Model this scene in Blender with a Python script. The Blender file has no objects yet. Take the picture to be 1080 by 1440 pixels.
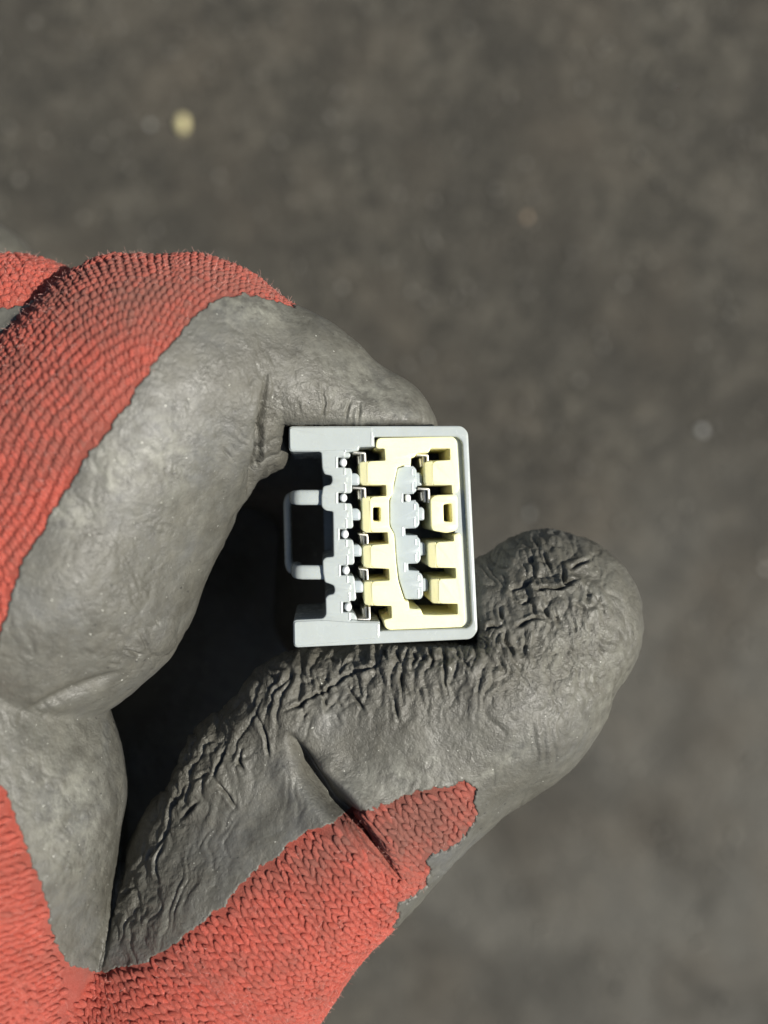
import bpy, bmesh, math, random, time
_T0 = time.time()
import numpy as np
from mathutils import Vector, Matrix
from mathutils.bvhtree import BVHTree

random.seed(7); rng = np.random.default_rng(7)
S = 1e-4            # one drawing unit = 0.1 mm
D = 1250.0          # camera height above the connector face, drawing units (12.5 cm)
GZ = -12000.0       # the ground lies 1.2 m below the connector face
scene = bpy.context.scene

# ------------------------------------------------------------------ camera, sky, sun, exposure
cam_d = bpy.data.cameras.new('camera'); cam = bpy.data.objects.new('camera', cam_d)
scene.collection.objects.link(cam); scene.camera = cam
cam.location = (0, 0, (D-GZ)*S)
cam_d.sensor_fit = 'VERTICAL'; cam_d.sensor_height = 36
cam_d.lens = 18/(720/D)
cam_d.clip_start = 0.005; cam_d.clip_end = 200
cam_d.dof.use_dof = True; cam_d.dof.focus_distance = (D+15)*S
cam_d.dof.aperture_fstop = (cam_d.lens*0.001)/0.0030

SUN_EL = math.radians(51); SUN_AZ = (0.98, -0.19)
sv = Vector((SUN_AZ[0]*math.cos(SUN_EL), SUN_AZ[1]*math.cos(SUN_EL), math.sin(SUN_EL))).normalized()
world = bpy.data.worlds.new('World'); scene.world = world; world.use_nodes = True
wn = world.node_tree.nodes; wl = world.node_tree.links
sky = wn.new('ShaderNodeTexSky'); sky.sky_type = 'NISHITA'; sky.sun_disc = False
sky.sun_elevation = SUN_EL; sky.sun_rotation = math.atan2(sv.x, sv.y)
wn['Background'].inputs['Strength'].default_value = 0.05
wl.new(sky.outputs[0], wn['Background'].inputs['Color'])
sun_d = bpy.data.lights.new('sun', 'SUN'); sun = bpy.data.objects.new('sun', sun_d)
scene.collection.objects.link(sun)
sun_d.energy = 5.0; sun_d.angle = math.radians(0.5); sun_d.color = (1.0, 0.955, 0.87)
sun.rotation_euler = sv.to_track_quat('Z', 'Y').to_euler()
sun.location = (1, -1, 3)
vs = scene.view_settings
vs.view_transform = 'Standard'; vs.look = 'None'; vs.gamma = 1; vs.use_curve_mapping = False
vs.exposure = 0.3
scene.cycles.max_bounces = 8

# ------------------------------------------------------------------ helpers
def U(px, py, z=0.0):
    """a point seen at photo pixel px,py that lies z above the connector face -> drawing units"""
    k = (D-z)/D
    return np.array([(px-540)*k, (720-py)*k, z])
def W(P):            # drawing units -> metres
    P = np.asarray(P, float).copy(); P[..., 2] -= GZ
    return P*S
def link(o, parent=None):
    scene.collection.objects.link(o)
    if parent is not None: o.parent = parent
    return o
def tag(o, label=None, cat=None, group=None, kind=None):
    if label: o['label'] = label
    if cat: o['category'] = cat
    if group: o['group'] = group
    if kind: o['kind'] = kind
    return o
def mesh_from(name, V, F, mat, parent=None, smooth=True, sharp=None):
    me = bpy.data.meshes.new(name)
    V = np.asarray(V, np.float32); F = np.asarray(F, np.int32)
    n = F.shape[1]
    me.vertices.add(len(V)); me.vertices.foreach_set('co', V.ravel())
    me.loops.add(F.size); me.loops.foreach_set('vertex_index', F.ravel())
    me.polygons.add(len(F))
    me.polygons.foreach_set('loop_start', np.arange(0, F.size, n, dtype=np.int32))
    me.update(calc_edges=True)
    if smooth: me.polygons.foreach_set('use_smooth', np.ones(len(me.polygons), bool))
    if sharp: me.set_sharp_from_angle(angle=math.radians(sharp))
    if mat: me.materials.append(mat)
    return link(bpy.data.objects.new(name, me), parent)

# vectorised gradient noise
_perm = np.random.default_rng(3).permutation(256); _perm = np.concatenate([_perm, _perm, _perm])
_g = np.random.default_rng(4).normal(size=(256, 3)); _g = (_g/np.linalg.norm(_g, axis=1)[:, None]).astype(np.float32)
def perlin(P):
    P = np.asarray(P, np.float32); i = np.floor(P).astype(np.int32); f = P-i; i &= 255
    w = f*f*f*(f*(f*6-15)+10); out = np.zeros(len(P), np.float32)
    for dx in (0, 1):
        wx = w[:, 0] if dx else 1-w[:, 0]
        for dy in (0, 1):
            wy = w[:, 1] if dy else 1-w[:, 1]
            for dz in (0, 1):
                wz = w[:, 2] if dz else 1-w[:, 2]
                h = _perm[_perm[_perm[i[:, 0]+dx]+i[:, 1]+dy]+i[:, 2]+dz]
                g = _g[h]
                out += wx*wy*wz*(g[:, 0]*(f[:, 0]-dx)+g[:, 1]*(f[:, 1]-dy)+g[:, 2]*(f[:, 2]-dz))
    return out*1.5

class Mat:
    def __init__(s, name):
        s.m = bpy.data.materials.new(name); s.m.use_nodes = True
        s.n = s.m.node_tree.nodes; s.l = s.m.node_tree.links
        s.b = s.n['Principled BSDF']
        s.tc = s.n.new('ShaderNodeTexCoord')
    def noise(s, scale, detail=4, rough=.55, dist=0.0, vec=None):
        t = s.n.new('ShaderNodeTexNoise'); t.inputs['Scale'].default_value = scale
        t.inputs['Detail'].default_value = detail; t.inputs['Roughness'].default_value = rough
        t.inputs['Distortion'].default_value = dist
        s.l.new(vec if vec else s.tc.outputs['Object'], t.inputs['Vector']); return t.outputs['Fac']
    def ramp(s, fac, stops):
        r = s.n.new('ShaderNodeValToRGB'); e = r.color_ramp.elements
        while len(e) < len(stops): e.new(0.5)
        for k, (p, c) in enumerate(stops):
            e[k].position = p; e[k].color = (*c, 1) if len(c) == 3 else c
        s.l.new(fac, r.inputs[0]); return r.outputs[0]
    def mix(s, fac, a, b, mode='MIX'):
        m = s.n.new('ShaderNodeMix'); m.data_type = 'RGBA'; m.blend_type = mode
        for v, k in ((fac, 0), (a, 6), (b, 7)):
            if isinstance(v, (int, float)): m.inputs[k].default_value = v
            elif isinstance(v, tuple): m.inputs[k].default_value = (*v, 1)
            else: s.l.new(v, m.inputs[k])
        return m.outputs[2]
    def attr(s, name):
        a = s.n.new('ShaderNodeAttribute'); a.attribute_name = name; return a.outputs['Fac']
    def math(s, op, a, b):
        m = s.n.new('ShaderNodeMath'); m.operation = op
        for v, k in ((a, 0), (b, 1)):
            if isinstance(v, (int, float)): m.inputs[k].default_value = v
            else: s.l.new(v, m.inputs[k])
        return m.outputs[0]
    def bump(s, h, dist, strength=1.0, prev=None):
        b = s.n.new('ShaderNodeBump'); b.inputs['Distance'].default_value = dist
        b.inputs['Strength'].default_value = strength
        s.l.new(h, b.inputs['Height'])
        if prev: s.l.new(prev, b.inputs['Normal'])
        return b.outputs[0]
    def set(s, **k):
        for a, v in k.items():
            a = a.replace('_', ' ')
            if isinstance(v, (int, float)): s.b.inputs[a].default_value = v
            elif isinstance(v, tuple): s.b.inputs[a].default_value = (*v, 1) if len(v) == 3 else v
            else: s.l.new(v, s.b.inputs[a])
        return s

# ------------------------------------------------------------------ materials
def mat_ground():
    m = Mat('mottled_asphalt')
    big = m.noise(1.7, 5, .6); mid = m.noise(11, 5, .65); fine = m.noise(90, 4, .7); spk = m.noise(210, 2, .5)
    c = m.ramp(mid, [(.36, (.014, .013, .010)), (.47, (.032, .030, .024)), (.55, (.054, .050, .041)), (.66, (.120, .112, .095))])
    bl = m.noise(17, 3, .55, .6); c = m.mix(.5, c, m.ramp(bl, [(.36, (.016, .015, .012)), (.52, (.044, .041, .033)), (.66, (.105, .098, .084))]))
    gr = m.noise(42, 4, .7, .4); c = m.mix(.45, c, m.ramp(gr, [(.38, (.010, .009, .008)), (.52, (.042, .039, .032)), (.64, (.15, .14, .12))]))
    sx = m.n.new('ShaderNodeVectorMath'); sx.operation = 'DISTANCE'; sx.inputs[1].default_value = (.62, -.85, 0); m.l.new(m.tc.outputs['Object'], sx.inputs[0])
    patchy = m.math('ADD', m.math('MULTIPLY', m.math('SUBTRACT', 1.35, sx.outputs['Value']), .45), m.math('SUBTRACT', big, .5))
    c = m.mix(m.ramp(patchy, [(.05, (0, 0, 0)), (.50, (.8,)*3)]), c, (.112, .110, .104), 'MIX')  # paler grey towards the lower right, broken up by noise
    tint = m.noise(5.5, 3, .5); c = m.mix(m.ramp(tint, [(.45, (0, 0, 0)), (.70, (.55,)*3)]), c, (.074, .062, .048))
    dk = m.noise(4.2, 4, .6, .5); c = m.mix(m.ramp(dk, [(.40, (.6,)*3), (.54, (0, 0, 0))]), c, (.018, .017, .014))
    c2 = m.mix(.22, c, m.ramp(fine, [(.3, (.026, .024, .021)), (.55, (.066, .061, .053)), (.8, (.16, .15, .135))]))
    c2 = m.mix(m.ramp(spk, [(.66, (0, 0, 0)), (.74, (.6, .6, .6))]), c2, (.24, .22, .19))
    n = m.bump(fine, .008, .8); n = m.bump(mid, .02, .5, n)
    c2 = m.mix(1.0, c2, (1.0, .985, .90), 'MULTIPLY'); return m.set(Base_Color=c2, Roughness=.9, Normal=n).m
def mat_rubber():
    m = Mat('grey_latex')
    a = m.noise(70, 5, .62); b = m.noise(330, 4, .65); c3 = m.noise(1700, 3, .6)
    base = m.ramp(a, [(.30, (.075, .072, .061)), (.5, (.096, .094, .085)), (.72, (.116, .118, .121))])
    base = m.mix(m.ramp(b, [(.45, (0, 0, 0)), (.75, (.5, .5, .5))]), base, (.132, .125, .104))
    base = m.mix(m.attr('grime'), base, (.098, .092, .077))
    dn = m.math('MULTIPLY', m.attr('dust'), m.ramp(m.noise(480, 5, .7), [(.38, (0, 0, 0)), (.64, (1, 1, 1))]))
    base = m.mix(dn, base, (.27, .27, .24))
    st = m.noise(120, 6, .7, .8); base = m.mix(m.ramp(st, [(.50, (0, 0, 0)), (.66, (.55,)*3)]), base, (.064, .060, .050))
    spk = m.ramp(m.noise(1900, 1, .5), [(.765, (0, 0, 0)), (.80, (1, 1, 1))])
    base = m.mix(spk, base, (.50, .50, .47)); base = m.mix(1.0, base, (1.0, 1.0, .945), 'MULTIPLY')
    pit = m.ramp(m.noise(1300, 1, .5), [(.22, (1, 1, 1)), (.26, (0, 0, 0))])
    base = m.mix(m.math('MULTIPLY', pit, .7), base, (.03, .03, .028))
    n = m.bump(c3, .00010, .7); n = m.bump(m.noise(820, 4, .7), .00022, .55, n); n = m.bump(b, .00026, .45, n)
    rg = m.math('ABSOLUTE', m.math('SUBTRACT', m.noise(560, 4, .65, .25), .5), 0); rg = m.math('POWER', rg, .6); n = m.bump(m.math('MULTIPLY', rg, m.math('ADD', m.math('MULTIPLY', m.attr('grime'), .9), .22)), .0008, .6, n)
    rough = m.ramp(b, [(.3, (.40,)*3), (.7, (.62,)*3)])
    return m.set(Base_Color=base, Roughness=rough, Normal=n, Specular_IOR_Level=.55).m
def mat_knit(dark=False):
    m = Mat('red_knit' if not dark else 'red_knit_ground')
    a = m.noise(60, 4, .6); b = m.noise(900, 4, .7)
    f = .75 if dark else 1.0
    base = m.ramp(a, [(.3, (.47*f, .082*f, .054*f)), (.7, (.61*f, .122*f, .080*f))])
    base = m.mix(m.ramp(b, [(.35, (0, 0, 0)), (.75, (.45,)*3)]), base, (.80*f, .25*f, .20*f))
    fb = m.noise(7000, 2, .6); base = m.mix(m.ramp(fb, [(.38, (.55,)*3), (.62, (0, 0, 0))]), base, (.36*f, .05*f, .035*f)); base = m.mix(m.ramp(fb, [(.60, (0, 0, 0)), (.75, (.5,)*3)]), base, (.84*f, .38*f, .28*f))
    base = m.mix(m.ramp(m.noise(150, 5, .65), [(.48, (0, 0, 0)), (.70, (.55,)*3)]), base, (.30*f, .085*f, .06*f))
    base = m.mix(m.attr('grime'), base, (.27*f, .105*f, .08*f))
    n = m.bump(m.noise(3600, 5, .8), .0005, .8)
    m.set(Base_Color=base, Roughness=.88, Normal=n, Specular_IOR_Level=.2)
    m.set(Sheen_Weight=.10, Sheen_Roughness=.45, Sheen_Tint=(1, .75, .7))
    return m.m
def mat_plain(name, col, rough=.4, metal=0, var=.06, scale=300, bump=0.00004, spec=.5, sss=0):
    m = Mat(name); a = m.noise(scale, 4, .6)
    lo = tuple(max(0, c*(1-var)) for c in col); hi = tuple(min(1, c*(1+var)) for c in col)
    base = m.ramp(a, [(.3, lo), (.7, hi)])
    r = m.ramp(m.noise(scale*2.1, 3, .6), [(.3, (rough*.8,)*3), (.7, (rough*1.2,)*3)])
    if sss:
        dm = m.ramp(m.noise(1400, 4, .7), [(.66, (0, 0, 0)), (.76, (.35,)*3)]); base = m.mix(dm, base, (.30, .29, .25))
        lg = m.ramp(m.noise(160, 3, .6), [(.50, (0, 0, 0)), (.75, (.16,)*3)]); base = m.mix(lg, base, (.36, .35, .30))
    m.set(Base_Color=base, Roughness=r, Metallic=metal, Specular_IOR_Level=spec, Normal=m.bump(m.noise(scale*5, 3, .6), bump, .5))
    if sss:
        m.set(Subsurface_Weight=sss, Subsurface_Scale=.0006)
        m.b.inputs['Subsurface Radius'].default_value = (1.0, .85, .5)
    return m.m
M_ground = mat_ground(); M_rub = mat_rubber(); M_knit = mat_knit(); M_knit0 = mat_knit(True)
M_hous = mat_plain('grey_white_plastic', (.415, .455, .445), .25, var=.03, sss=.15)
M_inner = mat_plain('pale_grey_plastic', (.40, .45, .46), .24, var=.03, sss=.15)
M_yel = mat_plain('cream_yellow_plastic', (.95, .90, .52), .36, var=.03, sss=.3)
M_pin = mat_plain('white_plastic', (.82, .85, .85), .22, var=.02)
M_met = mat_plain('tinned_metal', (.80, .77, .70), .42, 1, var=.12, scale=700)

# ------------------------------------------------------------------ ground
def build_ground():
    h = 30.0; me = bpy.data.meshes.new('ground')
    # finely cut middle with real unevenness inside a wide flat sheet
    n = 161; L = 1.4; t = np.linspace(-L, L, n); X, Y = np.meshgrid(t, t, indexing='ij')
    P = np.stack([X.ravel(), Y.ravel(), np.zeros(n*n)], 1)
    z = .004*perlin(P*9+5)+.0025*perlin(P*26+9)
    edge = np.clip((L-np.maximum(abs(P[:, 0]), abs(P[:, 1])))/.2, 0, 1)
    P[:, 2] = z*edge
    V = list(map(tuple, P)); F = []
    for i in range(n-1):
        for j in range(n-1):
            a = i*n+j; F.append((a, a+n, a+n+1, a+1))
    b = len(V); V += [(-h, -h, 0), (h, -h, 0), (h, h, 0), (-h, h, 0)]
    c = [0, (n-1)*n, n*n-1, n-1]
    ring = lambda s: s
    sides = [[i*n for i in range(n)], [(n-1)*n+j for j in range(n)], [i*n+n-1 for i in range(n-1, -1, -1)], [j for j in range(n-1, -1, -1)]]
    for k in range(4):
        s = sides[k]; F.append(tuple([b+k, b+(k+1) % 4]+s[::-1]))
    me.from_pydata(V, [], F); me.update()
    me.polygons.foreach_set('use_smooth', np.ones(len(me.polygons), bool))
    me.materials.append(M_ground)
    o = link(bpy.data.objects.new('ground', me)); tag(o, kind='structure')
    return o
ground = build_ground()
def ico(rad, seed, sub=1, flat=.6):
    bm = bmesh.new(); bmesh.ops.create_icosphere(bm, subdivisions=sub, radius=1)
    r = random.Random(seed)
    for v in bm.verts:
        f = r.uniform(.72, 1.15); v.co = Vector((v.co.x*f, v.co.y*f, v.co.z*f*flat))*rad
    V = np.array([v.co[:] for v in bm.verts]); F = np.array([[v.index for v in f.verts] for f in bm.faces]); bm.free()
    return V, F
def ground_at(px, py, dz=0): return W(U(px, py, GZ+dz))
pebs = [(257, 175, .0075, (.56, .50, .27), 'largest pale yellow pebble on the dark ground, above the red glove'),
        (211, 176, .0045, (.30, .30, .27), 'small off-white pebble just left of the yellow pebble'),
        (741, 306, .0050, (.36, .27, .18), 'tan pebble on the ground above the connector'),
        (986, 605, .0062, (.36, .36, .34), 'whitish pebble on the ground near the right edge'),
        (744, 722, .0048, (.22, .22, .20), 'pale grey pebble on the ground just above the thumb tip'),
        (936, 168, .0040, (.20, .19, .16), 'dull grey-brown pebble near the upper right corner'),
        (1076, 800, .0036, (.50, .50, .46), 'tiny pale pebble cut by the right edge of the picture')]
for k, (px, py, r, c, lab) in enumerate(pebs):
    r *= 1.15 if k else 1.9; V, F = ico(r, 40+k, 2, .6); V[:, 0] *= .62 if k == 0 else .85
    o = mesh_from('pebble', V, F, mat_plain('pebble_stone_%d' % k, c, .8, var=.2, scale=400, bump=.0004))
    p = ground_at(px, py); o.location = (p[0], p[1], r*.25); o.rotation_euler = (0, 0, k*1.3+.1)
    tag(o, lab, 'pebble', 'pebbles on the ground')
# loose grit
GV, GF = [], []; base = 0
for k in range(2600):
    x, y = rng.uniform(-.75, .75), rng.uniform(-.95, .95); r = .0018+.0050*rng.random()**3
    V, F = ico(r, k, 1, .6); V = V+np.array([x, y, r*.2]); GV.append(V); GF.append(F+base); base += len(V)
M_grit = mat_plain('grit_stone', (.125, .118, .10), .85, var=.7, scale=60, bump=.0003)
grit = mesh_from('loose_grit', np.concatenate(GV), np.concatenate(GF), M_grit, smooth=False)
tag(grit, 'fine loose grit scattered over the dark ground', 'grit', kind='stuff')

# ------------------------------------------------------------------ connector (drawn in the plane of its face)
TX, TY = math.radians(4.0), math.radians(-.5)
CN = np.array([math.sin(TX), math.sin(TY), math.cos(TX)]); CN /= np.linalg.norm(CN)
C0 = U(540, 755, 0)
EYE = np.array([0, 0, D])
ZO = 3.375
def plane_pt(cx, cy, h):
    """connector drawing coordinates (cx right, cy down) and height above the face -> units"""
    px = 380+np.asarray(cx)/ZO; py = 580+np.asarray(cy)/ZO
    d = np.stack([px-540, 720-py, np.full(np.shape(px), -D)], -1)
    t = ((C0-EYE)@CN)/(d@CN)
    return EYE+d*t[..., None]+CN*np.asarray(h)[..., None]
def fillet(pts, r, n=4):
    out = []; m = len(pts)
    for i in range(m):
        p0, p1, p2 = (np.array(pts[(i+k-1) % m][:2], float) for k in (0, 1, 2))
        rr = pts[i][2] if len(pts[i]) > 2 else r
        a, b = p0-p1, p2-p1; la, lb = np.linalg.norm(a), np.linalg.norm(b)
        rr = min(rr, la*.45, lb*.45)
        if rr < .5: out.append(tuple(p1)); continue
        q0, q2 = p1+a/la*rr, p1+b/lb*rr
        for k in range(n+1):
            t = k/n; q = (1-t)**2*q0+2*t*(1-t)*p1+t*t*q2; out.append(tuple(q))
    return out
def extrude(name, polys, mat, parent, top=0.0, depth=40.0, bev=1.4, r=10, tilt=None, n=4):
    cu = bpy.data.curves.new('tmp', 'CURVE'); cu.dimensions = '2D'; cu.fill_mode = 'BOTH'
    for pts in polys:
        q = fillet(pts, r, n); sp = cu.splines.new('POLY'); sp.points.add(len(q)-1); sp.use_cyclic_u = True
        for k, (x, y) in enumerate(q): sp.points[k].co = (x/ZO, -y/ZO, 0, 1)
    cu.extrude = depth/2-bev; cu.bevel_depth = bev; cu.offset = -bev; cu.bevel_resolution = 2
    o = bpy.data.objects.new('tmp', cu); scene.collection.objects.link(o)
    bpy.context.view_layer.update()
    dg = bpy.context.evaluated_depsgraph_get()
    me = bpy.data.meshes.new_from_object(o.evaluated_get(dg))
    scene.collection.objects.unlink(o); bpy.data.objects.remove(o); bpy.data.curves.remove(cu)
    V = np.zeros(len(me.vertices)*3, np.float32); me.vertices.foreach_get('co', V); V = V.reshape(-1, 3).astype(float)
    h = V[:, 2]+top-depth/2
    if tilt: h = h+tilt(V[:, 0]*ZO, -V[:, 1]*ZO)
    V = W(plane_pt(V[:, 0]*ZO, -V[:, 1]*ZO, h))
    me.vertices.foreach_set('co', V.astype(np.float32).ravel())
    bm = bmesh.new(); bm.from_mesh(me)
    bmesh.ops.remove_doubles(bm, verts=bm.verts, dist=1e-6)
    bmesh.ops.recalc_face_normals(bm, faces=bm.faces); bm.to_mesh(me); bm.free()
    me.polygons.foreach_set('use_smooth', np.ones(len(me.polygons), bool)); me.set_sharp_from_angle(angle=math.radians(38))
    me.name = name; me.materials.clear(); me.materials.append(mat)
    ob = link(bpy.data.objects.new(name, me), parent)
    wnm = ob.modifiers.new('normals', 'WEIGHTED_NORMAL'); wnm.keep_sharp = True; wnm.weight = 100
    return ob
conn = link(bpy.data.objects.new('wire_connector', None))
tag(conn, 'pale grey plastic wire connector with cream yellow insert, pinched between finger and thumb', 'connector')
conn.empty_display_size = .005
PINS = [(347, 237), (348, 405), (355, 578), (360, 750), (370, 925)]
# right-hand edge of the comb, from bottom to top; the teeth proper are lower steps
comb = []
for k in range(4, -1, -1):
    x, y = PINS[k]
    if k == 4: comb += [(522, 1040, 4), (520, 992, 4), (418, 990, 6), (392, 984, 6), (x+10, y+62, 3)]
    else:
        dx = (PINS[k+1][0]-x)
        comb += [(x+11+dx*.8, y+146, 2), (x+12+dx*.7, y+100, 3), (x+22+dx*.6, y+96, 4), (x+22+dx*.4, y+64, 4), (x+11, y+60, 3)]
    comb += [(x+10, y+23, 2), (x-24, y+23, 3), (x-24, y-23, 3), (x+10, y-23, 2)]
comb += [(358, 190, 4), (386, 187, 6), (420, 182, 6), (424, 165, 4), (496, 163, 3)]
hole = [(494, 116, 6), (886, 114, 14), (912, 138, 20), (958, 1000, 20), (938, 1024, 14), (530, 1036, 6)] + comb
left = [(108, 985, 18), (250, 978, 14), (264, 960, 14), (262, 880, 12), (276, 866, 10), (300, 862, 8), (306, 845, 8), (302, 822, 10), (280, 813, 10),
        (258, 806, 14), (250, 760, 4), (248, 702, 12), (262, 688, 12), (300, 684, 8), (297, 470, 8), (262, 466, 14), (243, 448, 12), (242, 400, 4), (250, 350, 12),
        (286, 342, 10), (294, 325, 8), (291, 300, 10), (256, 293, 10), (246, 265, 8), (242, 192, 10), (232, 186, 10), (88, 186, 20)]
outer = [(88, 65, 18), (910, 63, 34), (940, 92, 40), (986, 1040, 40), (955, 1077, 40), (110, 1117, 24)] + left
housing = extrude('housing', [outer, hole[::-1]], M_hous, conn, 0, 190, 2.4, 8)
extrude('rim_ledge', [[(868, 104), (915, 106), (962, 1028), (890, 1032), (905, 1000), (870, 380)]], M_hous, housing, -9.5, 150, 1, 6)
# step where the broad arms meet the thin rim
extrude('arm_pad', [[(92, 72, 14), (484, 70, 5), (486, 160, 5), (424, 160, 5), (382, 178, 8), (236, 182, 8), (94, 180, 14)]], M_hous, housing, 1.5, 6, 1.2, 6)
extrude('arm_pad', [[(114, 992, 14), (262, 986, 8), (400, 996, 5), (512, 998, 5), (516, 1070, 5), (400, 1082, 4), (116, 1110, 14)]], M_hous, housing, 1.5, 6, 1.2, 6)
for k, (x, y) in enumerate(PINS):
    # locating pin, domed
    bm = bmesh.new(); V = []; n = 20; R = 17.5
    prof = [(0, 5.2), (R*.45/ZO, 4.7), (R*.8/ZO, 3.2), (R/ZO, .6), (R/ZO, -60)]
    vs_ = [[bm.verts.new((x/ZO+pr*math.cos(a), y/ZO*1.0+pr*math.sin(a)*1.15, ph)) for a in np.linspace(0, 2*math.pi, n, endpoint=False)] for pr, ph in prof[1:]]
    tip = bm.verts.new((x/ZO, y/ZO, prof[0][1]))
    for i in range(n): bm.faces.new((tip, vs_[0][i], vs_[0][(i+1) % n]))
    for a, b in zip(vs_, vs_[1:]):
        for i in range(n): bm.faces.new((a[i], b[i], b[(i+1) % n], a[(i+1) % n]))
    for v in bm.verts:
        v.co = W(plane_pt(np.array(v.co.x*ZO), np.array(v.co.y*ZO), np.array(v.co.z-3.0)))
    bmesh.ops.recalc_face_normals(bm, faces=bm.faces)
    me = bpy.data.meshes.new('locating_pin'); bm.to_mesh(me); bm.free()
    me.polygons.foreach_set('use_smooth', np.ones(len(me.polygons), bool)); me.materials.append(M_pin)
    link(bpy.data.objects.new('locating_pin', me), housing)
    # lower step of each tooth and its sunk nose
    if k < 4:
        dx = (PINS[k+1][0]-x)*.5
        extrude('tooth', [[(x-4, y+26, 3), (x+36, y+26, 12), (x+42, y+44, 6), (x+42+dx, y+112, 3), (x+42+dx*1.5, y+136, 6), (x+34+dx*1.5, y+146, 10), (x-4+dx*1.5, y+146, 3)]], M_hous, housing, -4.4, 170, 1.7, 4)
        extrude('tooth_nose', [[(x+30+dx, y+50), (x+64+dx, y+50, 18), (x+79+dx, y+66, 10), (x+79+dx, y+108, 12), (x+30+dx, y+108)]], M_inner, housing, -6.5, 150, 3.2, 8)
        if k == 0: extrude('tooth', [[(x-4, y-48, 3), (x+28, y-48, 5), (x+36, y-36, 6), (x+30, y-24, 6), (x-4, y-25, 3)]], M_hous, housing, -4.4, 170, 1.7, 4)
    else:
        extrude('tooth', [[(x-4, y+26, 3), (x+24, y+26, 8), (x+40, y+46), (x+44, y+64), (x-4, y+64)]], M_hous, housing, -4.4, 170, 1.7, 4)
def chamfer(parent, mat, x0, x1, y0, y1, top, deg=16, dx=0):
    extrude('chamfer', [[(x0, y0), (x1, y0), (x1+dx, y1), (x0+dx, y1)]], mat, parent, top, 6, .5, 2, tilt=lambda x, y: -(x-x0-dx*(y-y0)/(y1-y0))/ZO*math.tan(math.radians(deg)))
for k, (x, y) in enumerate(PINS):
    chamfer(housing, M_hous, x-36, x-26, y-27, y+27, .9)
    if k < 4:
        d_ = (PINS[k+1][0]-x)
        chamfer(housing, M_hous, x+3, x+14, y+27, y+59, .9, dx=d_*.2); chamfer(housing, M_hous, x+4+d_*.6, x+15+d_*.6, y+101, y+143, .9, dx=d_*.2)
    else: chamfer(housing, M_hous, x+3, x+14, y+27, y+60, .9)
chamfer(housing, M_hous, 352, 362, 156, 190, .9); chamfer(housing, M_hous, 478, 489, 92, 158, 2.2); chamfer(housing, M_hous, 508, 520, 1004, 1062, 2.2)
chamfer(housing, M_hous, 929, 939, 130, 1000, .25, dx=42)
# small closing wall at the back of the cavities
extrude('back_wall', [[(246, 75), (905, 73, 30), (930, 95, 30), (976, 1035, 30), (945, 1068, 30), (268, 1100)]], M_hous, housing, -192, 14, 1, 8)
# latch: two prongs joined by a deeper bar
def prong(x0, x1, yc, half):
    st_ = [(x1, 0, 1.0), (x1-60, -.5, 1.0), (x0+60, -2, 1.0), (x0+36, -5, .98), (x0+18, -12, .94), (x0+6, -24, .88), (x0, -44, .84), (x0+2, -110, .8)]
    V_, F_ = [], []; n_ = 14
    for m_, (x, h, k) in enumerate(st_):
        nx, nz = (0, 1) if m_ < 3 else ((-.35, .94), (-.7, .7), (-.92, .4), (-1, 0), (-1, 0))[m_-3]
        for a in np.linspace(0, 2*math.pi, n_, endpoint=False):
            c_, s_ = math.cos(a), math.sin(a); ex = math.copysign(abs(c_)**.55, c_)*half*k; ez = (math.copysign(abs(s_)**.55, s_)-1)*7
            V_.append(plane_pt(np.array(x+nx*ez*ZO), np.array(yc+ex), np.array(-7+h+nz*ez)))
    for m_ in range(len(st_)-1):
        for q in range(n_): a, b = m_*n_+q, m_*n_+(q+1) % n_; F_.append((a, b, b+n_, a+n_))
    return mesh_from('latch_prong', W(np.array(V_)), F_, M_hous, housing)
prong(84, 262, 403, 37); prong(92, 266, 762, 35)
extrude('latch_bar', [[(42, 420, 34), (58, 378, 30), (110, 366, 8), (116, 404, 10), (86, 420, 20), (80, 450, 10), (86, 724, 10), (94, 752, 20), (124, 762, 8), (124, 800, 8), (70, 800, 34), (50, 760, 34)]],
        M_hous, housing, -128, 50, 5, 10)
# yellow retainer
Y1 = [(500, 168, 12), (506, 118, 24), (872, 112, 22), (889, 132, 16), (904, 358, 16), (892, 383, 12), (864, 386, 4), (861, 346, 4), (742, 345, 12), (734, 330, 10), (734, 240, 16), (752, 227, 12), (854, 223, 3),
      (853, 172, 5), (765, 171, 5), (755, 190, 4), (698, 194, 6), (690, 210, 5), (672, 215, 4), (670, 250, 5), (632, 252, 5), (607, 260, 5), (588, 348, 20), (587, 386, 12), (567, 412, 14), (569, 540, 14), (592, 578, 14), (600, 700, 20), (611, 800, 20), (640, 893, 6),
      (660, 897, 5), (664, 931, 4), (718, 935, 10), (728, 960, 5), (798, 961, 4), (890, 958, 4), (889, 912, 4), (778, 911, 14), (764, 898, 12), (763, 802, 14), (774, 789, 12), (882, 787, 4), (880, 741, 4), (766, 740, 14), (752, 726, 12),
      (749, 628, 14), (762, 614, 12), (872, 610, 4), (870, 582, 6), (898, 568, 14), (911, 585, 14), (932, 1000, 16), (916, 1023, 18), (566, 1037, 20), (546, 1026, 14), (536, 985, 10), (576, 976, 4), (574, 922, 4), (462, 921, 16), (448, 906, 12),
      (443, 816, 14), (456, 801, 12), (565, 797, 4), (562, 745, 4), (456, 741, 14), (441, 728, 12), (438, 642, 14), (450, 628, 12), (560, 622, 4), (556, 571, 4), (452, 572, 16), (438, 558, 14), (435, 414, 16), (450, 398, 14), (550, 394, 4), (548, 346, 4), (437, 344, 14), (424, 332, 12), (423, 242, 14), (436, 229, 12), (545, 226, 4), (542, 172, 6), (520, 172, 8)]
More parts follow.
